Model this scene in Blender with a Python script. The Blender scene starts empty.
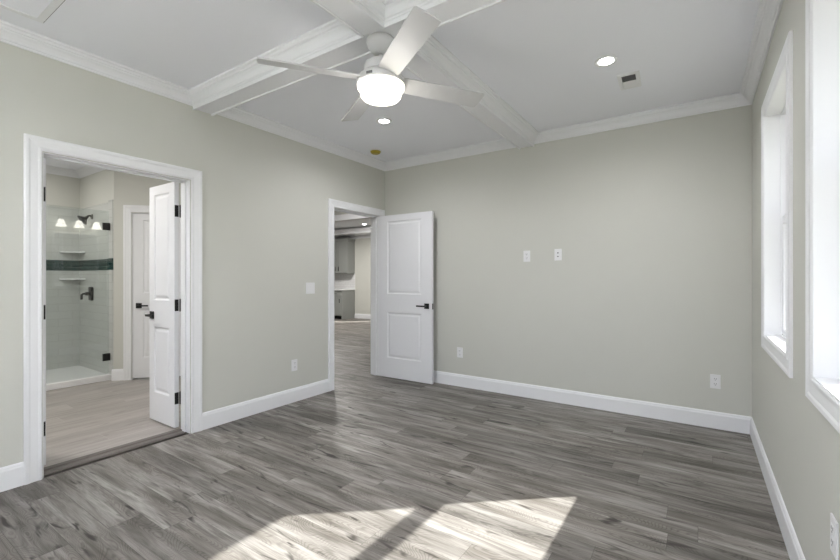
import bpy, bmesh, math, random
from mathutils import Vector, Matrix
random.seed(4)
S = bpy.context.scene
COL = S.collection

# ------------------------------------------------------------ camera
cam_data = bpy.data.cameras.new('camera')
cam = bpy.data.objects.new('camera', cam_data)
COL.objects.link(cam)
cam_data.sensor_width = 36.0
cam_data.lens = 416.36 / 840 * 36.0
cam_data.shift_y = -(280 - 277.71) / 840.0
cam_data.clip_start = 0.02
cam.location = (3.416, 0.0, 1.258)
cam.rotation_euler = (math.pi / 2, 0, 0.5914)
S.camera = cam

# ------------------------------------------------------------ sky, sun, exposure
SUN_DIR = Vector((-1.0, -0.841, -0.971)).normalized()
world = bpy.data.worlds.new('sky'); S.world = world
world.use_nodes = True
nt = world.node_tree; nt.nodes.clear()
sky = nt.nodes.new('ShaderNodeTexSky')
sky.sky_type = 'NISHITA'
sky.sun_disc = False
sky.sun_elevation = math.asin(-SUN_DIR.z)
sky.sun_rotation = math.atan2(-SUN_DIR.x, -SUN_DIR.y)
sky.air_density = 1.0; sky.dust_density = 4.0; sky.ozone_density = 1.0
mixw = nt.nodes.new('ShaderNodeMix'); mixw.data_type = 'RGBA'; mixw.inputs[0].default_value = 0.92
mixw.inputs[7].default_value = (0.5, 0.5, 0.5, 1)
bg = nt.nodes.new('ShaderNodeBackground'); bg.inputs[1].default_value = 0.7
wo = nt.nodes.new('ShaderNodeOutputWorld')
nt.links.new(sky.outputs[0], mixw.inputs[6])
nt.links.new(mixw.outputs[2], bg.inputs[0]); nt.links.new(bg.outputs[0], wo.inputs[0])

sd = bpy.data.lights.new('sun', 'SUN'); sd.energy = 5.5; sd.angle = math.radians(0.6); sd.color = (1, 0.985, 0.96)
so = bpy.data.objects.new('sun', sd); COL.objects.link(so)
so.rotation_euler = SUN_DIR.to_track_quat('-Z', 'Y').to_euler(); so.location = (9, 9, 8)

def area(name, loc, rot, sx, sy, power, color=(1, 1, 1)):
    d = bpy.data.lights.new(name, 'AREA'); d.shape = 'RECTANGLE'; d.size = sx; d.size_y = sy
    d.energy = power; d.color = color
    o = bpy.data.objects.new(name, d); COL.objects.link(o); o.location = loc; o.rotation_euler = rot
    return o
# added fill light, unseen behind the camera, standing in for rear daylight
PI = math.pi
rear = area('rear_fill_light', (1.95, -0.66, 1.20), (math.radians(126), 0, PI), 2.4, 1.5, 158, (0.97, 0.985, 1.0))
rear.data.spread = math.radians(138)
S.view_settings.view_transform = 'Standard'
S.view_settings.look = 'None'
S.view_settings.gamma = 1.0
S.view_settings.use_curve_mapping = False
S.view_settings.exposure = 1.83

# ------------------------------------------------------------ materials
def mat(name, color, rough=0.5, metal=0.0, emit=None, strength=0.0, spec=0.5, var=0.0, vscale=6.0, bump=0.0, bscale=60.0, ior=None):
    m = bpy.data.materials.new(name); m.use_nodes = True
    t = m.node_tree; b = t.nodes['Principled BSDF']
    b.inputs['Base Color'].default_value = (*color, 1)
    b.inputs['Roughness'].default_value = rough
    b.inputs['Metallic'].default_value = metal
    b.inputs['Specular IOR Level'].default_value = spec
    if emit:
        b.inputs['Emission Color'].default_value = (*emit, 1)
        b.inputs['Emission Strength'].default_value = strength
    tc = t.nodes.new('ShaderNodeTexCoord')
    if var > 0:
        n = t.nodes.new('ShaderNodeTexNoise'); n.inputs['Scale'].default_value = vscale; n.inputs['Detail'].default_value = 3
        t.links.new(tc.outputs['Object'], n.inputs['Vector'])
        mx = t.nodes.new('ShaderNodeMix'); mx.data_type = 'RGBA'
        t.links.new(n.outputs['Fac'], mx.inputs[0])
        mx.inputs[6].default_value = (*[c * (1 - var) for c in color], 1)
        mx.inputs[7].default_value = (*[min(1, c * (1 + var)) for c in color], 1)
        t.links.new(mx.outputs[2], b.inputs['Base Color'])
    if bump > 0:
        n = t.nodes.new('ShaderNodeTexNoise'); n.inputs['Scale'].default_value = bscale; n.inputs['Detail'].default_value = 2
        t.links.new(tc.outputs['Object'], n.inputs['Vector'])
        bp = t.nodes.new('ShaderNodeBump'); bp.inputs['Strength'].default_value = bump; bp.inputs['Distance'].default_value = 0.002
        t.links.new(n.outputs['Fac'], bp.inputs['Height']); t.links.new(bp.outputs[0], b.inputs['Normal'])
    return m

def plank_mat(name, along, width, length, light, dark, streak, rough=0.42, contrast=1.0, seam=0.0012, phase=0.0, seam_col=None):
    m = bpy.data.materials.new(name); m.use_nodes = True
    t = m.node_tree; N = t.nodes; L = t.links
    b = N['Principled BSDF']
    def math_(op, a, b_=None, c=None):
        n = N.new('ShaderNodeMath'); n.operation = op
        for i, v in enumerate((a, b_, c)):
            if v is None: continue
            if isinstance(v, (int, float)): n.inputs[i].default_value = v
            else: L.new(v, n.inputs[i])
        return n.outputs[0]
    def comb(x, y, z):
        n = N.new('ShaderNodeCombineXYZ')
        for i, v in enumerate((x, y, z)):
            if isinstance(v, (int, float)): n.inputs[i].default_value = v
            else: L.new(v, n.inputs[i])
        return n.outputs[0]
    def noise(vec, scale, detail, dist=0.0, rgh=0.5):
        n = N.new('ShaderNodeTexNoise'); L.new(vec, n.inputs['Vector'])
        n.inputs['Scale'].default_value = scale; n.inputs['Detail'].default_value = detail
        n.inputs['Distortion'].default_value = dist; n.inputs['Roughness'].default_value = rgh
        return n.outputs['Fac']
    def ramp(v, a, b_, lo=0.0, hi=1.0):
        n = N.new('ShaderNodeMapRange'); L.new(v, n.inputs[0])
        n.inputs[1].default_value = a; n.inputs[2].default_value = b_; n.inputs[3].default_value = lo; n.inputs[4].default_value = hi
        return n.outputs[0]
    def mixc(f, a, b_):
        n = N.new('ShaderNodeMix'); n.data_type = 'RGBA'
        if isinstance(f, (int, float)): n.inputs[0].default_value = f
        else: L.new(f, n.inputs[0])
        for i, v in ((6, a), (7, b_)):
            if isinstance(v, tuple): n.inputs[i].default_value = (*v, 1)
            else: L.new(v, n.inputs[i])
        return n.outputs[2]
    tc = N.new('ShaderNodeTexCoord'); sp = N.new('ShaderNodeSeparateXYZ'); L.new(tc.outputs['Object'], sp.inputs[0])
    u, v = (sp.outputs[0], sp.outputs[1]) if along == 'x' else (sp.outputs[1], sp.outputs[0])
    vr = math_('DIVIDE', math_('ADD', v, phase + 50 * width), width)
    row = math_('FLOOR', vr)
    wn = N.new('ShaderNodeTexWhiteNoise'); wn.noise_dimensions = '1D'; L.new(row, wn.inputs['W'])
    ur = math_('ADD', math_('DIVIDE', math_('ADD', u, 40.0), length), math_('MULTIPLY', wn.outputs['Value'], 7.31))
    colm = math_('FLOOR', ur)
    w2 = N.new('ShaderNodeTexWhiteNoise'); w2.noise_dimensions = '2D'; L.new(comb(row, colm, 0), w2.inputs['Vector'])
    pid = w2.outputs['Value']
    z = math_('MULTIPLY', pid, 31.0)
    ofs = math_('MULTIPLY', pid, 57.0)
    uo = math_('ADD', u, ofs)
    # broad tonal blotches, cathedral grain, fine fibres, dark knots
    broad = noise(comb(math_('MULTIPLY', uo, 1.3), math_('MULTIPLY', v, 9.0), z), 1.0, 3, 0.5)
    warp = noise(comb(math_('MULTIPLY', uo, 2.2), math_('MULTIPLY', v, 7.0), z), 1.0, 1)
    cath = N.new('ShaderNodeTexWave'); cath.wave_type = 'BANDS'; cath.bands_direction = 'Y'
    cath.inputs['Scale'].default_value = 5.0; cath.inputs['Distortion'].default_value = 0.0
    L.new(comb(0.0, math_('ADD', math_('MULTIPLY', v, 4.0), math_('MULTIPLY', warp, 3.2)), 0.0), cath.inputs['Vector'])
    fibre = noise(comb(math_('MULTIPLY', uo, 5.0), math_('MULTIPLY', v, 150.0), z), 1.0, 3, 0.2, 0.7)
    mid = noise(comb(math_('MULTIPLY', uo, 2.4), math_('MULTIPLY', v, 27.0), z), 1.0, 4, 0.8, 0.62)
    knot = noise(comb(math_('MULTIPLY', uo, 3.2), math_('MULTIPLY', v, 17.0), math_('ADD', z, 9.0)), 1.0, 2, 1.2)
    base = mixc(ramp(broad, 0.3, 0.72), dark, light)
    base = mixc(math_('MULTIPLY', ramp(mid, 0.42, 0.70), 0.55 * contrast), base, streak)
    base = mixc(math_('MULTIPLY', math_('MULTIPLY', ramp(cath.outputs['Fac'], 0.55, 1.0), ramp(broad, 0.62, 0.40)), 0.42 * contrast), base, streak)
    base = mixc(math_('MULTIPLY', ramp(knot, 0.61, 0.72), 0.75 * contrast), base, tuple(c * 0.45 for c in streak))
    base = mixc(math_('MULTIPLY', ramp(fibre, 0.45, 0.75), 0.35 * contrast), base, streak)
    # plank to plank tone
    hsv = N.new('ShaderNodeHueSaturation'); L.new(base, hsv.inputs['Color'])
    L.new(ramp(w2.outputs['Value'], 0.0, 1.0, 1 - 0.17 * contrast, 1 + 0.15 * contrast), hsv.inputs['Value'])
    fv = math_('FRACT', vr); fu = math_('FRACT', ur)
    ev = math_('MULTIPLY', math_('MINIMUM', fv, math_('SUBTRACT', 1.0, fv)), width)
    eu = math_('MULTIPLY', math_('MINIMUM', fu, math_('SUBTRACT', 1.0, fu)), length)
    e = math_('LESS_THAN', math_('MINIMUM', ev, eu), seam)
    fin = mixc(math_('MULTIPLY', e, 0.55), hsv.outputs[0], seam_col or tuple(c * 0.5 for c in streak))
    L.new(fin, b.inputs['Base Color'])
    L.new(ramp(mid, 0.3, 0.8, rough - 0.05, rough + 0.12), b.inputs['Roughness'])
    b.inputs['Specular IOR Level'].default_value = 0.35
    bp = N.new('ShaderNodeBump'); bp.inputs['Strength'].default_value = 0.12; bp.inputs['Distance'].default_value = 0.0015
    L.new(fibre, bp.inputs['Height']); L.new(bp.outputs[0], b.inputs['Normal'])
    return m

def tile_mat(name, c1, c2, grout, w, h, axis, gap=0.003, rough=0.15, z0=0.0):
    m = bpy.data.materials.new(name); m.use_nodes = True
    t = m.node_tree; N = t.nodes; L = t.links; b = N['Principled BSDF']
    tc = N.new('ShaderNodeTexCoord'); sp = N.new('ShaderNodeSeparateXYZ'); L.new(tc.outputs['Object'], sp.inputs[0])
    cb = N.new('ShaderNodeCombineXYZ'); L.new(sp.outputs[axis], cb.inputs[0])
    ad = N.new('ShaderNodeMath'); ad.operation = 'ADD'; ad.inputs[1].default_value = -z0
    L.new(sp.outputs[2], ad.inputs[0]); L.new(ad.outputs[0], cb.inputs[1])
    br = N.new('ShaderNodeTexBrick'); L.new(cb.outputs[0], br.inputs['Vector'])
    br.inputs['Scale'].default_value = 1.0; br.inputs['Brick Width'].default_value = w; br.inputs['Row Height'].default_value = h
    br.inputs['Mortar Size'].default_value = gap; br.inputs['Mortar Smooth'].default_value = 0.1
    br.inputs['Color1'].default_value = (*c1, 1); br.inputs['Color2'].default_value = (*c2, 1); br.inputs['Mortar'].default_value = (*grout, 1)
    L.new(br.outputs['Color'], b.inputs['Base Color']); b.inputs['Roughness'].default_value = rough
    bp = N.new('ShaderNodeBump'); bp.inputs['Strength'].default_value = 0.3; bp.inputs['Distance'].default_value = 0.001; bp.invert = True
    L.new(br.outputs['Fac'], bp.inputs['Height']); L.new(bp.outputs[0], b.inputs['Normal'])
    return m

def glass_mat(name, tint=(1, 1, 1), rough=0.0):
    # thin pane: transparent with a Fresnel-weighted reflection
    m = bpy.data.materials.new(name); m.use_nodes = True
    t = m.node_tree; N = t.nodes; L = t.links; N.clear()
    tr = N.new('ShaderNodeBsdfTransparent'); tr.inputs[0].default_value = (*tint, 1)
    gl = N.new('ShaderNodeBsdfGlossy'); gl.inputs['Roughness'].default_value = rough
    fr = N.new('ShaderNodeFresnel'); ge = N.new('ShaderNodeNewGeometry'); io = N.new('ShaderNodeMath'); io.operation = 'MULTIPLY_ADD'
    io.inputs[1].default_value = 1 / 1.5 - 1.5; io.inputs[2].default_value = 1.5      # same reflectance on both faces of the sheet
    L.new(ge.outputs['Backfacing'], io.inputs[0]); L.new(io.outputs[0], fr.inputs[0])
    mu = N.new('ShaderNodeMath'); mu.operation = 'MULTIPLY_ADD'; mu.inputs[1].default_value = 1.3; mu.inputs[2].default_value = 0.02
    mu.use_clamp = True
    mx = N.new('ShaderNodeMixShader'); o = N.new('ShaderNodeOutputMaterial')
    L.new(fr.outputs[0], mu.inputs[0]); L.new(mu.outputs[0], mx.inputs[0])
    L.new(tr.outputs[0], mx.inputs[1]); L.new(gl.outputs[0], mx.inputs[2]); L.new(mx.outputs[0], o.inputs[0])
    return m

M = {}
M['wall'] = mat('greige wall paint', (0.60, 0.60, 0.555), 0.6, var=0.012, vscale=1.2, bump=0.06, bscale=140, spec=0.35)
M['ceil'] = mat('flat ceiling paint', (0.89, 0.90, 0.95), 0.8, var=0.01, vscale=1.5, bump=0.05, bscale=120, spec=0.2)
M['trim'] = mat('white trim enamel', (0.83, 0.835, 0.855), 0.35, var=0.008, vscale=3)
M['trimb'] = mat('white beam enamel', (0.83, 0.835, 0.86), 0.45, var=0.008, vscale=3)
M['door'] = mat('white door paint', (0.81, 0.815, 0.84), 0.35, var=0.008, vscale=3)
M['black'] = mat('matte black metal', (0.02, 0.02, 0.021), 0.35, 0.4, var=0.15, vscale=40)
M['dark'] = mat('dark void', (0.012, 0.012, 0.012), 0.8, var=0.1)
M['plastic'] = mat('white plastic', (0.80, 0.80, 0.81), 0.3, var=0.008, vscale=20)
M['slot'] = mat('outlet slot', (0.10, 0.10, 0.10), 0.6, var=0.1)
M['yellow'] = mat('yellow dust cover', (0.42, 0.33, 0.03), 0.35, var=0.15, vscale=30)
M['fan'] = mat('satin white fan', (0.62, 0.62, 0.63), 0.38, var=0.008, vscale=10)
M['fanglow'] = mat('lit frosted fan glass', (0.9, 0.88, 0.8), 0.3, emit=(1, 0.93, 0.78), strength=1.0, var=0.01)
M['canglow'] = mat('lit downlight lens', (0.9, 0.9, 0.9), 0.3, emit=(1, 0.98, 0.94), strength=14.0, var=0.01)
M['shade'] = mat('lit frosted bell shade', (0.9, 0.88, 0.82), 0.3, emit=(1, 0.95, 0.85), strength=1.9, var=0.01)
M['nickel'] = mat('dark brushed metal', (0.09, 0.085, 0.08), 0.3, 0.8, var=0.1, vscale=30)
M['steel'] = mat('satin steel', (0.5, 0.5, 0.5), 0.3, 0.9, var=0.05, vscale=30)
M['hollow'] = mat('grey grille', (0.16, 0.16, 0.165), 0.6, var=0.1, vscale=60)
M['pan'] = mat('white acrylic', (0.82, 0.82, 0.83), 0.25, var=0.008)
M['mirror'] = mat('mirror silver', (0.86, 0.87, 0.87), 0.02, 1.0, var=0.005)
M['cab'] = mat('grey cabinet paint', (0.30, 0.31, 0.295), 0.45, var=0.02)
M['stone'] = mat('white counter stone', (0.78, 0.78, 0.78), 0.2, var=0.04, vscale=5)
M['threshold'] = mat('taupe threshold', (0.12, 0.105, 0.095), 0.45, var=0.12, vscale=30)
M['grass'] = mat('lawn outside', (0.17, 0.175, 0.13), 0.9, var=0.25, vscale=3)
M['glass'] = glass_mat('window glass', (0.98, 0.99, 0.985))
M['sglass'] = glass_mat('shower glass', (0.95, 0.97, 0.965))
M['floor'] = plank_mat('grey vinyl planks', 'x', 0.152, 1.22, (0.37, 0.352, 0.328), (0.145, 0.130, 0.114), (0.062, 0.053, 0.045), rough=0.47, phase=0.052, contrast=1.3)
M['bfloor'] = plank_mat('greige plank tile', 'y', 0.20, 1.2, (0.43, 0.40, 0.375), (0.33, 0.30, 0.28), (0.25, 0.225, 0.205), rough=0.35, contrast=0.55, seam=0.002, seam_col=(0.5, 0.48, 0.45))
M['tileB'] = tile_mat('white shower tile', (0.56, 0.57, 0.55), (0.59, 0.60, 0.58), (0.50, 0.50, 0.48), 0.30, 0.10, 1)
M['tileS'] = tile_mat('white shower tile side', (0.56, 0.57, 0.55), (0.59, 0.60, 0.58), (0.50, 0.50, 0.48), 0.30, 0.10, 0)
M['greenB'] = tile_mat('green glass tile', (0.009, 0.034, 0.032), (0.014, 0.050, 0.046), (0.09, 0.12, 0.115), 0.19, 0.0475, 1, 0.003, 0.12, 1.354)
M['greenS'] = tile_mat('green glass tile side', (0.009, 0.034, 0.032), (0.014, 0.050, 0.046), (0.09, 0.12, 0.115), 0.19, 0.0475, 0, 0.003, 0.12, 1.354)
M['splash'] = tile_mat('white backsplash tile', (0.75, 0.75, 0.75), (0.78, 0.78, 0.78), (0.6, 0.6, 0.6), 0.15, 0.075, 0)

# ------------------------------------------------------------ helpers
def link(name, bm, m, parent=None, smooth=False, bevel=0.0, loc=None):
    me = bpy.data.meshes.new(name)
    bmesh.ops.recalc_face_normals(bm, faces=bm.faces[:])
    bm.to_mesh(me); bm.free()
    me.materials.append(m if not isinstance(m, str) else M[m])
    o = bpy.data.objects.new(name, me); COL.objects.link(o)
    if parent: o.parent = parent
    if loc: o.location = loc
    if smooth:
        for p in me.polygons: p.use_smooth = True
    if bevel > 0:
        mod = o.modifiers.new('bevel', 'BEVEL'); mod.width = bevel; mod.segments = 2; mod.limit_method = 'ANGLE'; mod.angle_limit = math.radians(40)
    return o

def box(bm, x0, x1, y0, y1, z0, z1, mtx=None):
    vs = [bm.verts.new(Vector((x, y, z))) for x in (x0, x1) for y in (y0, y1) for z in (z0, z1)]
    if mtx is not None:
        for v in vs: v.co = mtx @ v.co
    for f in ((0, 1, 3, 2), (4, 6, 7, 5), (0, 4, 5, 1), (2, 3, 7, 6), (0, 2, 6, 4), (1, 5, 7, 3)):
        bm.faces.new([vs[i] for i in f])
    return vs

def boxobj(name, b, m, parent=None, bevel=0.0, mtx=None):
    bm = bmesh.new(); box(bm, *b, mtx=mtx)
    return link(name, bm, m, parent, bevel=bevel)

def lathe(bm, prof, n=40, mtx=None, cap0=True, cap1=True):
    rings = []
    for r, z in prof:
        ring = []
        for i in range(n):
            a = 2 * PI * i / n
            co = Vector((r * math.cos(a), r * math.sin(a), z))
            ring.append(bm.verts.new(mtx @ co if mtx is not None else co))
        rings.append(ring)
    for a, b in zip(rings, rings[1:]):
        for i in range(n):
            bm.faces.new((a[i], a[(i + 1) % n], b[(i + 1) % n], b[i]))
    if cap0: bm.faces.new(rings[0][::-1])
    if cap1: bm.faces.new(rings[-1])

def tube(bm, pts, r, n=12):
    rings = []
    pts = [Vector(p) for p in pts]
    for k, p in enumerate(pts):
        d = (pts[min(k + 1, len(pts) - 1)] - pts[max(k - 1, 0)]).normalized()
        up = Vector((0, 0, 1)) if abs(d.z) < 0.9 else Vector((1, 0, 0))
        a = d.cross(up).normalized(); b = d.cross(a)
        rr = r[k] if isinstance(r, (list, tuple)) else r
        rings.append([bm.verts.new(p + rr * (a * math.cos(2 * PI * i / n) + b * math.sin(2 * PI * i / n))) for i in range(n)])
    for a, b in zip(rings, rings[1:]):
        for i in range(n): bm.faces.new((a[i], a[(i + 1) % n], b[(i + 1) % n], b[i]))
    bm.faces.new(rings[0][::-1]); bm.faces.new(rings[-1])

def slab_holes(name, fmap, a0, a1, b0, b1, d0, d1, holes, m, parent=None):
    """wall with rectangular openings; fmap(a, b, d) -> xyz; only outer faces are built"""
    A = sorted({a0, a1, *[h[0] for h in holes], *[h[1] for h in holes]}); A = [a for a in A if a0 <= a <= a1]
    B = sorted({b0, b1, *[h[2] for h in holes], *[h[3] for h in holes]}); B = [b for b in B if b0 <= b <= b1]
    bm = bmesh.new(); V = {}
    def v(a, b, d):
        k = (round(a, 5), round(b, 5), d)
        if k not in V: V[k] = bm.verts.new(fmap(a, b, d))
        return V[k]
    def solid(i, j):
        if i < 0 or j < 0 or i >= len(A) - 1 or j >= len(B) - 1: return False
        ca = (A[i] + A[i + 1]) / 2; cb = (B[j] + B[j + 1]) / 2
        return not any(h[0] < ca < h[1] and h[2] < cb < h[3] for h in holes)
    for i in range(len(A) - 1):
        for j in range(len(B) - 1):
            if not solid(i, j): continue
            p, q, r, s = A[i], A[i + 1], B[j], B[j + 1]
            for d in (d0, d1): bm.faces.new((v(p, r, d), v(q, r, d), v(q, s, d), v(p, s, d)))
            for (ii, jj, e0, e1) in ((i - 1, j, (p, r), (p, s)), (i + 1, j, (q, r), (q, s)), (i, j - 1, (p, r), (q, r)), (i, j + 1, (p, s), (q, s))):
                if not solid(ii, jj): bm.faces.new((v(*e0, d0), v(*e1, d0), v(*e1, d1), v(*e0, d1)))
    return link(name, bm, m, parent)

def structure(o): o['kind'] = 'structure'; return o
def tag(o, label, cat, group=None):
    o['label'] = label; o['category'] = cat
    if group: o['group'] = group
    return o
def empty(name, loc=(0, 0, 0), rz=0):
    o = bpy.data.objects.new(name, None); COL.objects.link(o); o.location = loc; o.rotation_euler = (0, 0, rz)
    o.empty_display_size = 0.1
    return o

def copy_tree(o, parent=None):
    c = o.copy(); COL.objects.link(c); c.parent = parent
    for ch in list(o.children): copy_tree(ch, c)
    return c

def ring_sweep(bm, x0, x1, y0, y1, prof):
    """closed mitred moulding running round the inside of a rectangle; prof = [(inset, z)]"""
    cs = ((x0, y0, 1, 1), (x1, y0, -1, 1), (x1, y1, -1, -1), (x0, y1, 1, -1))
    rows = [[bm.verts.new((cx + sx * p, cy + sy * p, z)) for p, z in prof] for cx, cy, sx, sy in cs]
    for i in range(4):
        a, b = rows[i], rows[(i + 1) % 4]
        for k in range(len(prof)):
            l = (k + 1) % len(prof)
            bm.faces.new((a[k], b[k], b[l], a[l]))

def run_sweep(bm, p0, p1, nrm, prof):
    """moulding along a straight wall foot; prof = [(out, z)] closed"""
    p0 = Vector(p0); p1 = Vector(p1); n = Vector(nrm)
    a = [bm.verts.new(p0 + n * o + Vector((0, 0, z))) for o, z in prof]
    b = [bm.verts.new(p1 + n * o + Vector((0, 0, z))) for o, z in prof]
    for k in range(len(prof)):
        l = (k + 1) % len(prof); bm.faces.new((a[k], b[k], b[l], a[l]))
    bm.faces.new(a[::-1]); bm.faces.new(b)

def casing(bm, fmap, a0, a1, b0, b1, prof, closed=False):
    """mitred casing round an opening; prof = [(outward, proud)]; fmap(a,b,proud)->xyz; open at the foot unless closed"""
    rows = []
    if closed: cs = ((a0, b0, -1, -1), (a0, b1, -1, 1), (a1, b1, 1, 1), (a1, b0, 1, -1))
    else: cs = ((a0, b0, -1, 0), (a0, b1, -1, 1), (a1, b1, 1, 1), (a1, b0, 1, 0))
    for a, b, sa, sb in cs: rows.append([bm.verts.new(fmap(a + sa * w, b + sb * w, t)) for w, t in prof])
    rng = 4 if closed else 3
    for i in range(rng):
        r, s = rows[i], rows[(i + 1) % 4]
        for k in range(len(prof)):
            l = (k + 1) % len(prof); bm.faces.new((r[k], s[k], s[l], r[l]))
    if not closed:
        bm.faces.new(rows[0][::-1]); bm.faces.new(rows[3])

CAS = [(0.005, 0.0), (0.005, 0.011), (0.010, 0.014), (0.018, 0.0135), (0.026, 0.011), (0.060, 0.015), (0.070, 0.019), (0.083, 0.020), (0.090, 0.017), (0.090, 0.0)]
WCAS = [(0.0, 0.0), (0.0, 0.010), (0.006, 0.014), (0.014, 0.014), (0.018, 0.009), (0.026, 0.008), (0.062, 0.010), (0.070, 0.014), (0.084, 0.015), (0.088, 0.012), (0.088, 0.0)]
BASE = [(0.0, 0.0), (0.014, 0.0), (0.014, 0.112), (0.0125, 0.118), (0.010, 0.122), (0.0095, 0.130), (0.006, 0.137), (0.003, 0.140), (0.0, 0.140)]
CEIL = 2.74
def crown(z, s=1.0):
    k = s
    return [(0.0, z), (0.011 * k, z), (0.013 * k, z + 0.010), (0.020 * k, z + 0.014), (0.026 * k, z + 0.027), (0.038 * k, z + 0.042), (0.052 * k, z + 0.053),
            (0.053 * k, z + 0.059), (0.062 * k, z + 0.062), (0.067 * k, z + 0.073), (0.080 * k, z + 0.079), (0.080 * k, z + 0.091), (0.0, z + 0.091)]

# ------------------------------------------------------------ dimensions
W, D, Y0 = 3.765, 4.265, -0.56
WT = 0.14
D1 = (0.848, 1.757); D2 = (3.350, 4.150); DH = 2.045
BX, BY = 1.905, 1.860
W1 = (2.58, 3.42, 0.893, 2.285); W2 = (1.29, 2.05, 0.893, 2.285)
RT = 0.165

# ------------------------------------------------------------ bedroom shell
structure(boxobj('floor', (0, W, Y0, D, -0.12, 0), 'floor'))
bm = bmesh.new(); box(bm, -WT / 2 - 0.03, 0, *D2, -0.12, 0); box(bm, -8.6, -WT / 2 - 0.03, 3.0, 9.9, -0.12, 0); box(bm, -WT/2-0.03, 3.0, 4.42, 9.9, -0.12, 0)
structure(link('floor', bm, 'floor'))
structure(boxobj('ceiling', (-0.0, W, Y0, D, CEIL, CEIL + 0.12), 'ceil'))
structure(slab_holes('wall_left', lambda a, b, d: (d, a, b), Y0, D + 0.12, 0, CEIL + 0.12, -WT, 0, [(*D1, -1, DH), (*D2, -1, DH), (*D1, 0, DH), (*D2, 0, DH)], 'wall'))
structure(boxobj('wall_back', (0, W + RT, D, D + 0.12, 0, CEIL + 0.12), 'wall'))
structure(slab_holes('wall_right', lambda a, b, d: (d, a, b), Y0 - 0.15, D, 0, CEIL + 0.12, W, W + RT, [W1, W2], 'wall'))
RW = (0.40, 3.30, 0.45, 2.40)
structure(slab_holes('wall_rear', lambda a, b, d: (a, d, b), -WT, W, 0, CEIL + 0.12, Y0 - 0.15, Y0, [RW], 'wall'))
# unseen rear window added to go with the fill light: frame and mullions
bm = bmesh.new()
for x in (RW[0], 1.35, 2.30, RW[1] - 0.05): box(bm, x, x + 0.05, Y0 - 0.12, Y0 - 0.06, RW[2], RW[3])
box(bm, RW[0], RW[1], Y0 - 0.121, Y0 - 0.059, RW[2], RW[2] + 0.05); box(bm, RW[0], RW[1], Y0 - 0.121, Y0 - 0.059, RW[3] - 0.05, RW[3])
structure(link('window_added', bm, 'trim'))

# ceiling beams and crown
bm = bmesh.new()
hw = 0.075
box(bm, 0, W, BY - hw, BY + hw, 2.632, CEIL); box(bm, BX - hw, BX + hw, Y0, BY - hw, 2.632, CEIL); box(bm, BX - hw, BX + hw, BY + hw, D, 2.632, CEIL)
# bead strips on the soffit edges
for s in (-1, 1):
    for (x0, x1) in ((0, BX - hw), (BX + hw, W)):
        yb = BY + s * hw; box(bm, x0, x1, yb - 0.008, yb + 0.008, 2.622, 2.651)
    for (y0, y1) in ((Y0, BY - hw), (BY + hw, D)):
        xb = BX + s * hw; box(bm, xb - 0.008, xb + 0.008, y0, y1, 2.6225, 2.6505)
structure(link('trim_1', bm, 'trimb', bevel=0.003))
n = 2
for (x0, x1) in ((0, BX - hw), (BX + hw, W)):
    for (y0, y1) in ((Y0, BY - hw), (BY + hw, D)):
        bm = bmesh.new(); ring_sweep(bm, x0, x1, y0, y1, crown(2.649)); structure(link('trim_%d' % n, bm, 'trimb')); n += 1

# baseboards
def baseboard(name, runs):
    bm = bmesh.new()
    for p0, p1, nr in runs: run_sweep(bm, p0, p1, nr, BASE)
    return structure(link(name, bm, 'trim'))
baseboard('baseboard_left', [((0, Y0, 0), (0, D1[0] - 0.09, 0), (1, 0, 0)), ((0, D1[1] + 0.09, 0), (0, D2[0] - 0.09, 0), (1, 0, 0))])
baseboard('baseboard_back', [((0.02, D, 0), (W, D, 0), (0, -1, 0))])
baseboard('baseboard_right', [((W, Y0, 0), (W, D - 0.0145, 0), (-1, 0, 0))])

# ------------------------------------------------------------ door frames (jamb, stop, casing)
def left_door_frame(name, y0, y1, stop_x):
    bm = bmesh.new()
    jt = 0.018
    # jamb lining
    box(bm, -WT, 0, y0 - 0.0005, y0 + 0.004, 0, DH - 0.004); box(bm, -WT, 0, y1 - 0.004, y1 + 0.0005, 0, DH - 0.004)
    box(bm, -WT, 0, y0, y1, DH - 0.004, DH + 0.0005)
    # stops
    s0, s1 = stop_x
    box(bm, s0, s1, y0 + 0.004, y0 + 0.016, 0, DH - 0.016); box(bm, s0, s1, y1 - 0.016, y1 - 0.004, 0, DH - 0.016)
    box(bm, s0, s1, y0 + 0.004, y1 - 0.004, DH - 0.016, DH - 0.004)
    structure(link(name, bm, 'trim', bevel=0.001))
    bm = bmesh.new()
    casing(bm, lambda a, b, t: (t, a, b), y0, y1, 0, DH, CAS)
    casing(bm, lambda a, b, t: (-WT - t, a, b), y0, y1, 0, DH, CAS)
    return bm
structure(link('trim_6', left_door_frame('trim_7', *D1, (-0.095, -0.055)), 'trim'))
structure(link('trim_8', left_door_frame('trim_9', *D2, (-0.085, -0.045)), 'trim'))

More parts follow.
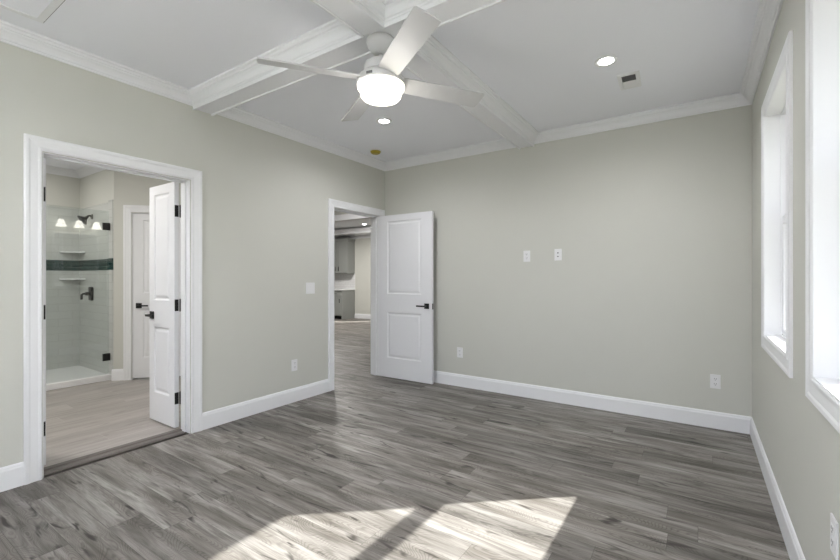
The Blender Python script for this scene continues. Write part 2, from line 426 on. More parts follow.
# ------------------------------------------------------------ panel doors
def door_leaf_bm(w, h, t, stile, zs):
    """slab 0..w along x, front at y=0, back y=t; panels on both faces"""
    bm = bmesh.new(); V = {}
    X = [0, stile[0], w - stile[1], w]
    Z = [0.0] + [v for z in zs for v in z] + [h]
    pan = [(1, 2 * k + 1) for k in range(len(zs))]
    def v(x, y, z):
        k = (round(x, 5), round(y, 5), round(z, 5))
        if k not in V: V[k] = bm.verts.new((x, y, z))
        return V[k]
    for y, s in ((0.0, 1), (t, -1)):
        for i in range(3):
            for j in range(len(Z) - 1):
                if (i, j) in pan:
                    x0, x1, z0, z1 = X[i], X[i + 1], Z[j], Z[j + 1]
                    prev = None
                    for ins, dep in ((0, 0), (0.004, 0.003), (0.012, 0.009), (0.022, 0.009), (0.040, 0.0025), (0.046, 0.002)):
                        yy = y + s * dep
                        r = [v(x0 + ins, yy, z0 + ins), v(x1 - ins, yy, z0 + ins), v(x1 - ins, yy, z1 - ins), v(x0 + ins, yy, z1 - ins)]
                        if prev:
                            for k in range(4): bm.faces.new((prev[k], prev[(k + 1) % 4], r[(k + 1) % 4], r[k]))
                        prev = r
                    bm.faces.new(prev)
                else:
                    bm.faces.new((v(X[i], y, Z[j]), v(X[i + 1], y, Z[j]), v(X[i + 1], y, Z[j + 1]), v(X[i], y, Z[j + 1])))
    for i in range(3):
        for z in (0.0, h): bm.faces.new((v(X[i], 0, z), v(X[i + 1], 0, z), v(X[i + 1], t, z), v(X[i], t, z)))
    for j in range(len(Z) - 1):
        for x in (0, w): bm.faces.new((v(x, 0, Z[j]), v(x, 0, Z[j + 1]), v(x, t, Z[j + 1]), v(x, t, Z[j])))
    return bm

def lever_handle(parent, x, z, direction, t, both=True):
    """square rose and flat lever; direction = +1 lever points to +x"""
    for side in ((-1, 0.0), (1, t)) if both else ((-1, 0.0),):
        s, y = side
        bm = bmesh.new()
        ya, yb = sorted((y, y + s * 0.009)); box(bm, x - 0.032, x + 0.032, ya, yb, z - 0.032, z + 0.032)
        tube(bm, [(x, y + s * 0.006, z), (x, y + s * 0.052, z)], 0.010)
        xa, xb = sorted((x - direction * 0.010, x + direction * 0.120)); ya, yb = sorted((y + s * 0.044, y + s * 0.056))
        box(bm, xa, xb, ya, yb, z - 0.009, z + 0.009)
        h = link('door_handle', bm, 'black', parent, bevel=0.0015); h['label'] = 'black square-rose lever handle'

def hinge(parent, x, y, z, sx=1, jamb=True, vis=0.03):
    """butt hinge: knuckle at (x,y), one leaf on the door edge"""
    bm = bmesh.new()
    tube(bm, [(x, y, z - 0.048), (x, y, z + 0.048)], 0.0065, 10)
    tube(bm, [(x, y, z - 0.053), (x, y, z - 0.048)], 0.004, 8); tube(bm, [(x, y, z + 0.048), (x, y, z + 0.053)], 0.004, 8)
    return bm

ZP = [(0.245, 0.815), (1.045, 1.955)]
# bedroom entry door, open against the back wall (hinged at the far jamb)
leaf = link('door_2', door_leaf_bm(0.797, 2.030, 0.035, (0.136, 0.150), ZP), 'door')
leaf.location = (0.018, 4.117, 0.010); structure(leaf)
leaf.rotation_euler = (0, 0, math.radians(0.5))
lever_handle(leaf, 0.727, 0.912, -1, 0.035)
for z in (0.20, 1.02, 1.83):
    bm = hinge(leaf, -0.006, 0.036, z); box(bm, -0.0025, 0.0, 0.002, 0.034, z - 0.048, z + 0.048)
    hh = link('hinge', bm, 'steel', leaf)
bm = bmesh.new(); box(bm, 0.797, 0.7985, 0.006, 0.029, 0.875, 0.945); link('latch_plate', bm, 'black', leaf)

# bathroom double doors, right leaf seen, left leaf edge-on
def half_leaf(name, pos, mirrored):
    lf = link(name, door_leaf_bm(0.438, 2.030, 0.035, (0.085, 0.085), ZP), 'door')
    lf.location = pos; lf.rotation_euler = (0, 0, PI)       # local +x runs to world -x, local front (y=0) faces world +y
    structure(lf)
    lever_handle(lf, 0.385, 0.912, -1, 0.035)
    return lf
rl = half_leaf('door_1', (-0.177, 1.755, 0.020), False)
ll = half_leaf('door_1', (-0.177, 0.908, 0.020), True)
for lf, ky in ((rl, -0.006), (ll, 0.041)):
    for z in (0.24, 1.01, 1.79):
        bm = hinge(lf, -0.010, ky, z)
        box(bm, -0.0025, 0.0, 0.003, 0.033, z - 0.048, z + 0.048)
        if ky < 0: box(bm, -0.034, -0.012, -0.002, 0.001, z - 0.046, z + 0.046)
        else: box(bm, -0.034, -0.012, 0.055, 0.060, z - 0.046, z + 0.046)
        link('hinge', bm, 'black', lf)

# ------------------------------------------------------------ windows in the right wall
def window(name, y0, y1, z0, z1, xo):
    root = empty(name, (xo, (y0 + y1) / 2, 0)); structure(root)
    off = Vector((xo, (y0 + y1) / 2, 0))
    def P(nm, bm, m, par=root, bev=0.0015):
        for v in bm.verts: v.co -= off
        return link(nm, bm, m, par, bevel=bev)
    bm = bmesh.new(); casing(bm, lambda a, b, t: (xo - t, a, b), y0, y1, z0, z1, WCAS, closed=True); P('casing', bm, 'trim', bev=0)
    # drywall/wood returns
    bm = bmesh.new(); x1 = xo + 0.078; e = 0.006
    box(bm, xo - 0.009, x1, y0, y0 + e, z0, z1); box(bm, xo - 0.009, x1, y1 - e, y1, z0, z1)
    box(bm, xo - 0.0085, x1, y0 + e, y1 - e, z1 - e, z1); box(bm, xo - 0.0085, x1, y0 + e, y1 - e, z0, z0 + e)
    P('window_jamb', bm, 'trim')
    # vinyl frame
    bm = bmesh.new(); fx0, fx1 = xo + 0.070, xo + 0.150; f = 0.016
    box(bm, fx0, fx1, y0, y0 + f, z0, z1); box(bm, fx0, fx1, y1 - f, y1, z0, z1)
    box(bm, fx0, fx1, y0 + f, y1 - f, z0, z0 + f); box(bm, fx0, fx1, y0 + f, y1 - f, z1 - f, z1)
    P('window_frame', bm, 'trim')
    zm = (z0 + z1) / 2 + 0.03
    for nm, xa, za, zb in (('lower_sash', xo + 0.078, z0 + f, zm + 0.02), ('upper_sash', xo + 0.112, zm - 0.005, z1 - f)):
        bm = bmesh.new(); xb = xa + 0.030; s = 0.036; a, b = y0 + f, y1 - f
        box(bm, xa, xb, a, a + s, za, zb); box(bm, xa, xb, b - s, b, za, zb)
        lo, hi = (0.032, 0.052) if nm == 'lower_sash' else (0.085, 0.032)
        box(bm, xa, xb, a + s, b - s, za, za + lo); box(bm, xa, xb, a + s, b - s, zb - hi, zb)
        sh = P(nm, bm, 'trim')
        bm = bmesh.new(); box(bm, xa + 0.012, xa + 0.016, a + s - 0.003, b - s + 0.003, za + lo - 0.004, zb - hi + 0.004)
        P('pane', bm, 'glass', sh, 0)
        if nm == 'lower_sash':
            bm = bmesh.new(); ym = (a + b) / 2
            for yy in (ym - 0.18, ym + 0.18): box(bm, xa - 0.012, xa, yy - 0.03, yy + 0.03, zb - 0.02, zb - 0.006)
            P('sash_lock', bm, 'plastic', sh)
    return root
window('window_1', *W1, W); window('window_2', *W2, W)

# ------------------------------------------------------------ bathroom shell
SX, SY = -3.80, 2.19          # shower back wall, shower side wall
DS = Vector((-2.53, 2.14, 0)); dv = Vector((math.sqrt(.5), math.sqrt(.5), 0)); dn = Vector((math.sqrt(.5), -math.sqrt(.5), 0))
DL = 1.15
DE = DS + dv * DL             # end of the diagonal wall
structure(boxobj('floor', (-4.0, -WT / 2 - 0.03, -0.5, 3.0, -0.12, 0.0), 'bfloor'))
structure(boxobj('ceiling', (-4.0, -WT, -0.5, 3.12, CEIL, CEIL + 0.12), 'ceil'))
structure(boxobj('wall_bath_left', (SX - 0.1, SX, -0.5, SY + 0.1, 0, CEIL), 'wall'))
structure(boxobj('wall_bath_back', (SX, -2.66, SY, SY + 0.1, 0, CEIL), 'wall'))
structure(boxobj('wall_shower_jamb', (-2.66, -2.53, 2.14, 2.30, 0, CEIL), 'wall'))
structure(boxobj('wall_bath_front', (SX, -WT, -0.5, -0.4, 0, CEIL), 'wall'))
DO = (0.20, 0.89)
def dmap(a, b, d): return DS + dv * a + dn * d + Vector((0, 0, b))
structure(slab_holes('wall_bath_diagonal', dmap, 0, DL, 0, CEIL, -0.1, 0, [(*DO, 0, 2.06)], 'wall'))
structure(boxobj('wall_bath_right', (DE.x, -WT, DE.y, DE.y + 0.1, 0, CEIL), 'wall'))
bm = bmesh.new()
def rs(p0, p1, nr): run_sweep(bm, p0, p1, nr, BASE)
rs(dmap(-0.02, 0, 0), dmap(DO[0] - 0.09, 0, 0), dn); rs(dmap(DO[1] + 0.09, 0, 0), dmap(DL, 0, 0), dn)
rs((DE.x, DE.y, 0), (-WT, DE.y, 0), (0, -1, 0))
rs((-WT, D1[1] + 0.11, 0), (-WT, DE.y, 0), (-1, 0, 0))
structure(link('baseboard_bath', bm, 'trim'))
# bathroom crown
bm = bmesh.new()
cr = crown(2.649)
crz = [(o, z) for o, z in cr]
run_sweep(bm, (SX, -0.4, 0), (SX, SY, 0), (1, 0, 0), crz); run_sweep(bm, (SX, SY, 0), (DS.x + 0.03, SY, 0), (0, -1, 0), crz)
run_sweep(bm, dmap(-0.02, 0, 0), dmap(DL, 0, 0), dn, crz); run_sweep(bm, (DE.x, DE.y, 0), (-WT, DE.y, 0), (0, -1, 0), crz)
run_sweep(bm, (-WT, -0.4, 0), (-WT, DE.y, 0), (-1, 0, 0), crz)
structure(link('trim_10', bm, 'trimb'))
# closet door in the diagonal wall
bm = bmesh.new(); casing(bm, lambda a, b, t: dmap(a, b, t), DO[0], DO[1], 0, 2.06, CAS)
def dbox(bm, a0, a1, d0, d1, b0, b1):
    m = Matrix(((dv.x, dn.x, 0, DS.x), (dv.y, dn.y, 0, DS.y), (0, 0, 1, 0), (0, 0, 0, 1)))
    box(bm, a0, a1, d0, d1, b0, b1, mtx=m)
dbox(bm, DO[0] - .001, DO[0] + 0.004, -0.1, 0.0, 0, 2.056); dbox(bm, DO[1] - 0.004, DO[1] + .001, -0.1, 0.0, 0, 2.056); dbox(bm, DO[0], DO[1], -0.1, 0.0, 2.056, 2.061)
structure(link('trim_11', bm, 'trim'))
cd = link('door_3', door_leaf_bm(DO[1] - DO[0] - 0.014, 2.030, 0.035, (0.11, 0.11), ZP), 'door')
cd.location = dmap(DO[0] + 0.007, 0.020, -0.006); cd.rotation_euler = (0, 0, PI / 4); structure(cd)
lever_handle(cd, 0.066, 0.893, 1, 0.035, both=False)
structure(boxobj('wall_closet', (DS.x, DE.x, DE.y, DE.y + 0.1, 0, CEIL), 'wall'))

# shower: curb and pan, tiles, bands, glass
sh = bmesh.new()
box(sh, SX, -2.681, 0.45, SY, 0.0, 0.030)
box(sh, -2.68, -2.585, 0.45, 2.139, 0.0, 0.075)
tag(link('shower_pan', sh, 'pan', bevel=0.008), 'white shower pan with a raised curb behind the glass', 'shower pan')
ZT = 2.215; b0, b1 = 1.354, 1.4965
bm = bmesh.new(); box(bm, SX, SX + 0.010, 0.45, SY, 0.03, b0); box(bm, SX, SX + 0.010, 0.45, SY, b1, ZT)
structure(link('wall_shower_back', bm, 'tileB'))
bm = bmesh.new(); box(bm, SX + 0.01, -2.66, SY - 0.010, SY, 0.03, b0); box(bm, SX + 0.01, -2.66, SY - 0.010, SY, b1, ZT)
box(bm, -2.67, -2.545, 2.131, 2.14, 0.076, b0); box(bm, -2.67, -2.545, 2.131, 2.14, b1, ZT)
structure(link('wall_shower_side', bm, 'tileS'))
structure(boxobj('wall_shower_back_band', (SX, SX + 0.0115, 0.45, SY, b0, b1), 'greenB'))
structure(boxobj('wall_shower_side_band', (SX + 0.0115, -2.66, SY - 0.0115, SY, b0, b1), 'greenS'))
structure(boxobj('wall_shower_jamb_band', (-2.6715, -2.545, 2.1295, 2.14, b0, b1), 'greenS'))
structure(boxobj('wall_shower_end', (SX, -2.585, 0.33, 0.45, 0, CEIL), 'wall'))
g = empty('shower_glass_door', (-2.622, SY, 0.075)); tag(g, 'frameless clear glass shower door standing on the white curb', 'shower door')
def PG(nm, bx, m, bev=0.0):
    bm = bmesh.new(); box(bm, *bx)
    for v in bm.verts: v.co -= Vector((-2.622, SY, 0.075))
    return link(nm, bm, m, g, bevel=bev)
PG('pane', (-2.627, -2.617, 1.42, 2.118, 0.083, 2.075), 'sglass')
for z in (0.285, 1.885):
    h = PG('hinge', (-2.636, -2.608, 2.055, 2.130, z - 0.045, z + 0.045), 'black', 0.003)
g2 = empty('shower_glass_panel', (-2.622, 0.93, 0.075)); tag(g2, 'fixed clear glass shower panel on the curb beside the glass door', 'shower panel')
bm = bmesh.new(); box(bm, -0.005, 0.005, -0.478, 0.482, 0.001, 2.0); link('pane', bm, 'sglass', g2)

# corner shelves
def shelf(z, label):
    bm = bmesh.new(); c = Vector((SX + 0.010, SY - 0.010, z)); r = 0.22; n = 1
    top = [c, c + Vector((r, 0, 0)), c + Vector((r * 0.98, -0.02, 0)), c + Vector((0.02, -r * 0.98, 0)), c + Vector((0, -r, 0))]
    a = [bm.verts.new(p) for p in top]; b = [bm.verts.new(p + Vector((0, 0, 0.014))) for p in top]
    bm.faces.new(a[::-1]); bm.faces.new(b)
    for i in range(5): bm.faces.new((a[i], a[(i + 1) % 5], b[(i + 1) % 5], b[i]))
    o = link('corner_shelf', bm, 'pan'); tag(o, label, 'shelf', 'corner shelves in the shower')
shelf(1.60, 'corner shower shelf above the green tile band'); shelf(1.232, 'corner shower shelf below the green tile band')

# shower head
hx, hz = -3.33, 2.075
r0 = empty('shower_fixture', (hx, SY - 0.010, hz)); tag(r0, 'dark bell-shaped shower head on a curved arm', 'shower head')
bm = bmesh.new(); lathe(bm, [(0.034, 0), (0.034, 0.006), (0.026, 0.012)], 24, Matrix.Rotation(PI / 2, 4, 'X')); link('flange', bm, 'nickel', r0)
bm = bmesh.new(); tube(bm, [(0, 0, 0), (0, -0.03, 0.010), (0, -0.05, 0.002), (0, -0.062, -0.012)], 0.012); link('shower_arm', bm, 'black', r0, smooth=True)
bm = bmesh.new()
mt = Matrix.Translation((0, -0.055, -0.012)) @ Matrix.Rotation(math.radians(-50), 4, 'X')
lathe(bm, [(0.014, 0.01), (0.018, -0.012), (0.026, -0.026), (0.046, -0.048), (0.066, -0.066), (0.072, -0.074), (0.064, -0.076)], 28, mt); link('spray_bell', bm, 'black', r0, smooth=True)
# shower valve
vx, vz = -3.33, 1.045
v0 = empty('shower_valve', (vx, SY - 0.010, vz)); tag(v0, 'black shower valve with lever handle on the tiled side wall', 'shower valve')
bm = bmesh.new(); box(bm, -0.055, 0.055, -0.03, 0, -0.092, 0.092); link('valve_plate', bm, 'black', v0, bevel=0.02)
bm = bmesh.new(); tube(bm, [(0, -0.010, 0), (0, -0.075, 0)], 0.024); tube(bm, [(0, -0.06, 0), (-0.02, -0.095, 0), (-0.024, -0.108, -0.01), (-0.024, -0.110, -0.075)], 0.013); link('lever', bm, 'black', v0)

# vanity light and mirror on the bathroom side of the bedroom wall (seen reflected in the shower glass)
vl = empty('vanity_light', (-WT, 2.545, 2.21)); tag(vl, 'three-shade vanity light above the mirror, seen reflected in the shower glass', 'wall light')
bm = bmesh.new(); box(bm, -0.03, 0, -0.09, 0.09, -0.055, 0.055); link('backplate', bm, 'steel', vl, bevel=0.003)
bm = bmesh.new(); box(bm, -0.075, -0.055, -0.26, 0.26, 0.02, 0.04); box(bm, -0.065, -0.02, -0.01, 0.01, 0.02, 0.04); link('crossbar', bm, 'steel', vl, bevel=0.002)
for y in (-0.234, 0.0, 0.234):
    bm = bmesh.new(); lathe(bm, [(0.03, -0.02), (0.036, -0.035), (0.045, -0.07), (0.060, -0.11), (0.072, -0.135), (0.069, -0.135), (0.057, -0.11), (0.042, -0.07), (0.033, -0.037)], 28, Matrix.Translation((-0.105, y, 0.0)), cap1=False)
    s = link('glass_shade', bm, 'shade', vl, smooth=True)
    bm = bmesh.new(); tube(bm, [(-0.065, y, 0.03), (-0.105, y, 0.025), (-0.105, y, -0.02)], 0.010); link('socket', bm, 'steel', s)
mr = empty('wall_mirror', (-WT, 2.53, 1.55)); tag(mr, 'framed mirror on the bathroom wall, seen reflected in the shower glass', 'mirror')
bm = bmesh.new(); casing(bm, lambda a, b, t: (-t, a, b), -0.28, 0.28, -0.42, 0.42, [(0, 0), (0, 0.02), (0.03, 0.02), (0.03, 0)], closed=True); link('mirror_frame', bm, 'pan', mr)
bm = bmesh.new(); box(bm, -0.008, 0, -0.28, 0.28, -0.42, 0.42); link('mirror_glass', bm, 'mirror', mr)

# threshold
bm = bmesh.new(); prof = [(-0.175, 0.0), (-0.175, 0.006), (-0.165, 0.010), (-0.125, 0.010), (-0.112, 0.004), (-0.095, 0.004), (-0.085, 0.007), (-0.06, 0.007), (-0.045, 0.0)]
a = [bm.verts.new((x, D1[0] + .005, z)) for x, z in prof]; b = [bm.verts.new((x, D1[1] - .005, z)) for x, z in prof]
for k in range(len(prof)): l = (k + 1) % len(prof); bm.faces.new((a[k], b[k], b[l], a[l]))
bm.faces.new(a[::-1]); bm.faces.new(b)
tag(link('threshold_strip', bm, 'threshold'), 'taupe floor threshold strip under the bathroom double doorway', 'threshold')

# ------------------------------------------------------------ hall, living room and kitchen beyond the entry door
KY = 9.66
structure(boxobj('ceiling', (-8.6, 3.0, D + 0.12, KY + 0.2, CEIL, CEIL + 0.12), 'ceil'))
structure(boxobj('ceiling', (-8.6, -WT, 3.0 + 0.12, D + 0.12, CEIL, CEIL + 0.12), 'ceil'))
KW = (-3.96, -3.42, 0.35, 2.05)
structure(slab_holes('wall_kitchen', lambda a, b, d: (a, d, b), -8.6, 3.0, 0, CEIL, KY, KY + 0.15, [KW], 'wall'))
structure(boxobj('wall_kitchen_left', (-8.7, -8.6, 3.0, KY + 0.1, 0, CEIL), 'wall'))
structure(boxobj('wall_living_right', (3.0, 3.1, D + 0.12, KY + 0.15, 0, CEIL), 'wall'))
structure(boxobj('wall_hall', (-8.6, DS.x, 3.0, 3.1, 0, CEIL), 'wall'))
# header of the cased opening from the hall to the living room
bm = bmesh.new(); box(bm, -8.6, -0.8, 5.95, 6.07, 2.50, CEIL); structure(link('wall_header', bm, 'wall'))
bm = bmesh.new(); box(bm, -8.6, -0.8, 5.93, 6.09, 2.385, 2.50); structure(link('trim_12', bm, 'trimb', bevel=0.004))
bm = bmesh.new(); box(bm, -8.6, 3.0, 9.05, KY, 2.56, CEIL); run_sweep(bm, (-8.6, 9.05, 0), (3.0, 9.05, 0), (0, -1, 0), crown(2.60)); run_sweep(bm, (-8.6, KY, 0), (3, KY, 0), (0, -1, 0), crown(2.47))
structure(link('trim_13', bm, 'trimb'))
baseboard('baseboard_kitchen', [((-5.515, KY, 0), (-4.1, KY, 0), (0, -1, 0))])
bm = bmesh.new()
for a0, a1 in ((KW[0], KW[1]),):
    casing(bm, lambda a, b, t: (a, KY - t, b), a0, a1, 0.36, 2.04, WCAS, closed=True)
structure(link('window_4', bm, 'trim'))

# base cabinet
KR = -5.525
bc = empty('base_cabinet', (KR - 0.45, KY, 0)); tag(bc, 'grey base cabinet under the white worktop, seen through the entry door', 'cabinet')
def PC(root, nm, bx, m, par=None, bev=0.002):
    bm = bmesh.new(); box(bm, *bx)
    for v in bm.verts: v.co -= Vector(root.location)
    return link(nm, bm, m, par or root, bevel=bev)
yf = KY - 0.60
PC(bc, 'body', (KR - 0.90, KR, yf + 0.02, KY - 0.003, 0.10, 0.872), 'cab')
PC(bc, 'toe_kick', (KR - 0.90, KR - 0.005, yf + 0.09, KY - .01, 0.0, 0.10), 'dark')
PC(bc, 'side_panel', (KR, KR + 0.012, yf + 0.02, KY - 0.015, 0.0, 0.872), 'cab')
for k in range(2):
    x1 = KR - 0.02 - k * 0.44; x0 = x1 - 0.42
    def shaker(nm, x0, x1, z0, z1, y):
        bm = bmesh.new(); box(bm, x0, x1, y - 0.014, y, z0, z1)
        s = 0.055 if z1 - z0 > 0.3 else 0.035
        for b in ((x0, x0 + s, z0, z1), (x1 - s, x1, z0, z1), (x0 + s, x1 - s, z0, z0 + s), (x0 + s, x1 - s, z1 - s, z1)): box(bm, b[0], b[1], y - 0.021, y - 0.0139, b[2], b[3])
        return bm
    bm = shaker('drawer', x0, x1, 0.70, 0.855, yf + 0.02)
    for v in bm.verts: v.co -= Vector(bc.location)
    d = link('drawer', bm, 'cab', bc)
    PC(bc, 'pull', ((x0 + x1) / 2 - 0.06, (x0 + x1) / 2 + 0.06, yf - 0.022, yf - 0.012, 0.772, 0.784), 'black', d)
    bm = shaker('door', x0, x1, 0.12, 0.68, yf + 0.02)
    for v in bm.verts: v.co -= Vector(bc.location)
    d = link('door', bm, 'cab', bc)
    PC(bc, 'pull', (x1 - 0.05, x1 - 0.038, yf - 0.022, yf - 0.001, 0.50, 0.62), 'black', d)
ct = boxobj('worktop', (KR - 0.95, KR + 0.03, KY - 0.635, KY, 0.873, 0.905), 'stone', bevel=0.003); tag(ct, 'white stone worktop on the grey base cabinet', 'worktop')
bs = boxobj('backsplash', (KR - 0.95, KR + 0.012, KY - 0.008, KY, 0.9055, 1.389), 'splash'); tag(bs, 'white tiled backsplash between worktop and grey wall cabinet', 'backsplash')
uc = empty('wall_cabinet', (KR - 0.45, KY, 1.39)); tag(uc, 'grey wall cabinet with panelled doors, seen through the entry door', 'cabinet')
PC(uc, 'body', (KR - 0.90, KR, KY - 0.31, KY, 1.39, 2.43), 'cab')
for k in range(2):
    x1 = KR - 0.015 - k * 0.44; x0 = x1 - 0.42
    bm = shaker('door', x0, x1, 1.405, 2.40, KY - 0.31)
    for v in bm.verts: v.co -= Vector(uc.location)
    d = link('door', bm, 'cab', uc)
    PC(uc, 'pull', (x1 - 0.36 if k == 0 else x1 - 0.05, x1 - 0.35 if k == 0 else x1 - 0.04, KY - 0.352, KY - 0.33, 1.46, 1.60), 'black', d)
bm = bmesh.new(); run_sweep(bm, (KR - 0.9, KY - 0.31, 0), (KR + .03, KY - 0.31, 0), (0, -1, 0), [(0, 2.40), (0.012, 2.40), (0.03, 2.45), (0.035, 2.47), (0, 2.47)])
box(bm, KR, KR + 0.03, KY - 0.31, KY, 2.40, 2.47)
for v in bm.verts: v.co -= Vector(uc.location)
link('cornice', bm, 'cab', uc)

# ------------------------------------------------------------ ceiling fan
FX, FY = 1.890, 1.868
ZS = 2.632
fan = empty('ceiling_fan', (FX, FY, ZS)); tag(fan, 'white ceiling fan with four blades and a lit drum glass, hung under the beam crossing', 'ceiling fan')
bm = bmesh.new(); lathe(bm, [(0.076, 0.0), (0.076, -0.003), (0.080, -0.004), (0.082, -0.022), (0.073, -0.050), (0.048, -0.078), (0.032, -0.086)], 40); link('canopy', bm, 'fan', fan, smooth=True)
bm = bmesh.new(); lathe(bm, [(0.0125, -0.08), (0.0125, -0.115)], 20); lathe(bm, [(0.022, -0.110), (0.026, -0.116), (0.026, -0.130)], 24); link('downrod', bm, 'fan', fan, smooth=True)
bm = bmesh.new(); lathe(bm, [(0.035, -0.124), (0.070, -0.130), (0.092, -0.146), (0.098, -0.165), (0.098, -0.196), (0.100, -0.200)], 48); link('motor_housing', bm, 'fan', fan, smooth=True)
bm = bmesh.new(); lathe(bm, [(0.102, -0.214), (0.122, -0.218), (0.134, -0.228), (0.138, -0.242), (0.138, -0.262), (0.134, -0.266)], 48); col = link('light_collar', bm, 'fan', fan, smooth=True)
bm = bmesh.new(); tube(bm, [(0, 0, -0.198), (0, 0, -0.216)], 0.085, 32); link('blade_ring', bm, 'fan', fan)
bm = bmesh.new(); lathe(bm, [(0.130, -0.266), (0.136, -0.270), (0.134, -0.288), (0.123, -0.300), (0.119, -0.312), (0.116, -0.330), (0.106, -0.342), (0.08, -0.350), (0.03, -0.353)], 48); link('glass_drum', bm, 'fanglow', fan, smooth=True)
# small dark badge on the collar
ang = math.radians(-78)
bm = bmesh.new(); mt = Matrix.Rotation(ang, 4, 'Z') @ Matrix.Translation((0.1385, 0, -0.250))
box(bm, -0.004, 0.002, -0.018, 0.018, -0.007, 0.007, mtx=mt); link('badge', bm, 'hollow', fan)
pitch = math.radians(15)
for k, deg in enumerate((-33, 58, 149, 234)):
    rot = Matrix.Rotation(math.radians(deg), 4, 'Z') @ Matrix.Translation((0, 0, -0.238)) @ Matrix.Rotation(-pitch, 4, 'X')
    # outline, chord y, radial x : wide rounded paddle
    out = [(0.095, -0.050), (0.14, -0.060), (0.20, -0.063), (0.55, -0.066), (0.655, -0.067), (0.665, -0.060), (0.668, 0.0), (0.665, 0.060), (0.655, 0.067), (0.55, 0.066), (0.20, 0.063), (0.14, 0.060), (0.095, 0.050)]
    bm = bmesh.new()
    a = [bm.verts.new(rot @ Vector((x, y, 0.004))) for x, y in out]; b = [bm.verts.new(rot @ Vector((x, y, -0.004))) for x, y in out]
    bm.faces.new(a); bm.faces.new(b[::-1])
    for i in range(len(out)): bm.faces.new((a[i], a[(i + 1) % len(out)], b[(i + 1) % len(out)], b[i]))
    link('blade', bm, 'fan', fan, bevel=0.0015)
fl = bpy.data.lights.new('fan_bulb', 'POINT'); fl.energy = 1.0; fl.color = (1, 0.97, 0.92); fl.shadow_soft_size = 0.10
fo = bpy.data.objects.new('fan_bulb', fl); COL.objects.link(fo); fo.location = (FX, FY, ZS - 0.47)

# ------------------------------------------------------------ recessed lights
def downlight(x, y, z, label, power):
    r = empty('recessed_light', (x, y, z)); tag(r, label, 'ceiling light', 'recessed ceiling lights')
    bm = bmesh.new(); lathe(bm, [(0.048, -0.001), (0.048, -0.004), (0.070, -0.006), (0.074, -0.003), (0.074, 0.0)], 40, cap0=False, cap1=False); link('trim_ring', bm, 'plastic', r, smooth=True)
    bm = bmesh.new(); lathe(bm, [(0.0495, -0.0005), (0.048, -0.003), (0.03, -0.0035)], 40); link('lens', bm, 'canglow', r)
    if power > 0:
        l = bpy.data.lights.new('downlight_beam', 'SPOT'); l.energy = power; l.spot_size = math.radians(165); l.spot_blend = 0.8; l.shadow_soft_size = 0.05; l.color = (0.98, 0.98, 1.0)
        o = bpy.data.objects.new('downlight_beam', l); COL.objects.link(o); o.location = (x, y, z - 0.02)
downlight(2.884, 3.073, CEIL, 'lit recessed downlight beside the square ceiling vent', 12)
downlight(0.938, 3.079, CEIL, 'lit recessed downlight seen below the fan drum, in the corner coffer', 12)
downlight(2.884, 0.62, CEIL, 'lit recessed downlight in the coffer above the viewpoint', 12)
downlight(-4.30, 8.72, CEIL, 'lit recessed downlight far off in the living room, seen through the entry door', 0.8)

# ceiling vent
v = empty('ceiling_vent', (2.978, 3.471, CEIL), math.radians(3)); tag(v, 'square white ceiling vent with a grey grille near the back wall', 'vent')
bm = bmesh.new(); casing(bm, lambda a, b, t: (a, b, -t), -0.046, 0.046, -0.104, 0.112, [(0, 0), (0, 0.008), (0.004, 0.010), (0.024, 0.008), (0.028, 0.003), (0.028, 0)], closed=True)
box(bm, -0.046, 0.046, 0.004, 0.112, -0.007, 0.0)
link('frame', bm, 'plastic', v)
bm = bmesh.new(); box(bm, -0.046, 0.046, -0.104, 0.004, -0.002, 0.0)
for k in range(8): box(bm, -0.046, 0.046, -0.099 + k * 0.013, -0.095 + k * 0.013, -0.006, -0.0019)
link('grille', bm, 'hollow', v)

# smoke alarm with yellow dust cover
s = empty('smoke_alarm', (0.285, 3.735, CEIL)); tag(s, 'round smoke alarm under a yellow dust cover at the ceiling corner', 'smoke alarm')
bm = bmesh.new(); lathe(bm, [(0.067, 0), (0.067, -0.008), (0.060, -0.012)], 32); link('base', bm, 'plastic', s)
bm = bmesh.new(); lathe(bm, [(0.060, -0.012), (0.060, -0.020), (0.052, -0.034), (0.040, -0.040), (0.036, -0.036), (0.0, -0.036)][:-1] + [(0.02, -0.037)], 32); link('dust_cover', bm, 'yellow', s)

# attic hatch
h = empty('attic_hatch', (0.86, 0.44, CEIL)); tag(h, 'white attic hatch with a flat trim frame in the ceiling above the bathroom doorway', 'hatch')
bm = bmesh.new(); casing(bm, lambda a, b, t: (a, b, -t), -0.57, 0.57, -0.31, 0.31, [(0, 0), (0, 0.010), (0.033, 0.010), (0.033, 0)], closed=True); link('frame', bm, 'trimb', h)
bm = bmesh.new(); box(bm, -0.5695, 0.5695, -0.3095, 0.3095, -0.006, 0); link('panel', bm, 'ceil', h)
bm = bmesh.new(); box(bm, -0.609, 0.609, -0.349, 0.349, -0.0025, 0.0); link('shadow_gap', bm, 'slot', h)

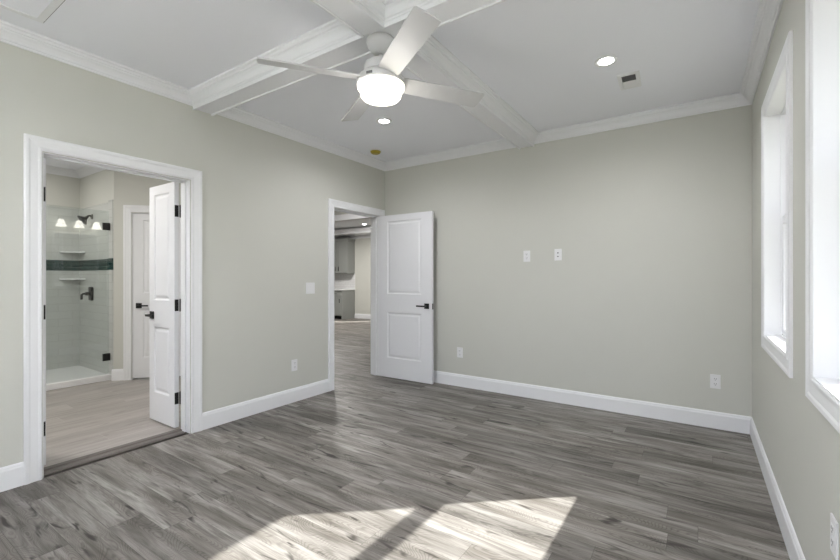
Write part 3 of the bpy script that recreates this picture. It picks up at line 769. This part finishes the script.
# ------------------------------------------------------------ outlets, switches
def wall_plate(name, kind, loc, rz, label, cat, w=0.072, hgt=0.116):
    """local: plate in xz, front towards -y"""
    r = empty(name, loc, rz); tag(r, label, cat, 'wall outlets' if cat == 'outlet' else None)
    bm = bmesh.new(); box(bm, -w / 2, w / 2, -0.006, 0, -hgt / 2, hgt / 2); link('plate', bm, 'plastic', r, bevel=0.002)
    if kind == 'duplex':
        for dz in (-0.0205, 0.0205):
            bm = bmesh.new(); box(bm, -0.0165, 0.0165, -0.0085, -0.006, dz - 0.0145, dz + 0.0145); f = link('socket', bm, 'plastic', r, bevel=0.001)
            bm = bmesh.new()
            for sx in (-0.007, 0.007): box(bm, sx - 0.0014, sx + 0.0014, -0.0089, -0.0084, dz - 0.001, dz + 0.009)
            box(bm, -0.0025, 0.0025, -0.0089, -0.0084, dz - 0.010, dz - 0.005); link('slots', bm, 'slot', f)
    elif kind == 'switch':
        for sx in (-0.023, 0.023):
            bm = bmesh.new(); vs = box(bm, sx - 0.0165, sx + 0.0165, -0.009, -0.006, -0.033, 0.033); link('rocker', bm, 'plastic', r, bevel=0.001)
    elif kind == 'coax':
        for dz in (-0.018, 0.018):
            bm = bmesh.new(); tube(bm, [(0, -0.006, dz), (0, -0.013, dz)], 0.0065, 12); link('jack', bm, 'slot', r)
    return r
wall_plate('light_switch', 'switch', (0, 3.005, 1.148), PI / 2, 'white double rocker switch plate on the left wall beside the entry door', 'switch', 0.118, 0.118)
wall_plate('wall_outlet', 'duplex', (0, 2.797, 0.371), PI / 2, 'white wall outlet low on the left wall below the switch plate', 'outlet')
wall_plate('wall_outlet', 'duplex', (1.907, D, 1.484), 0, 'white wall outlet at eye height on the back wall, left of the pair', 'outlet')
wall_plate('cable_plate', 'coax', (2.231, D, 1.490), 0, 'white wall plate with two dark jacks at eye height, right of the pair', 'wall plate')
wall_plate('wall_outlet', 'duplex', (1.110, D, 0.391), 0, 'white wall outlet low on the back wall beside the open entry door', 'outlet')
wall_plate('wall_outlet', 'duplex', (3.525, D, 0.391), 0, 'white wall outlet low on the back wall near the right corner', 'outlet')
wall_plate('wall_outlet', 'duplex', (W, 1.784, 0.457), -PI / 2, 'white wall outlet low on the right wall at the edge of the frame', 'outlet')

# ------------------------------------------------------------ outside
gr = boxobj('lawn', (-14, 30, -12, 30, -0.9, -0.5), 'grass'); structure(gr)

# added fill lights without fixtures: shower, bathroom, living room, hall
for nm, loc, e, sz in (('shower_fill_light', (-3.1, 1.2, 2.70), 3.2, 0.2), ('bath_fill_light', (-1.2, 0.7, 2.70), 10.5, 0.3), ('living_fill_light', (-4.5, 7.6, 2.70), 28, 0.5), ('hall_fill_light', (-1.8, 4.9, 2.70), 8, 0.3)):
    d = bpy.data.lights.new(nm, 'AREA'); d.shape = 'DISK'; d.size = sz; d.energy = e; d.color = (1, 0.97, 0.93)
    o = bpy.data.objects.new(nm, d); COL.objects.link(o); o.location = loc
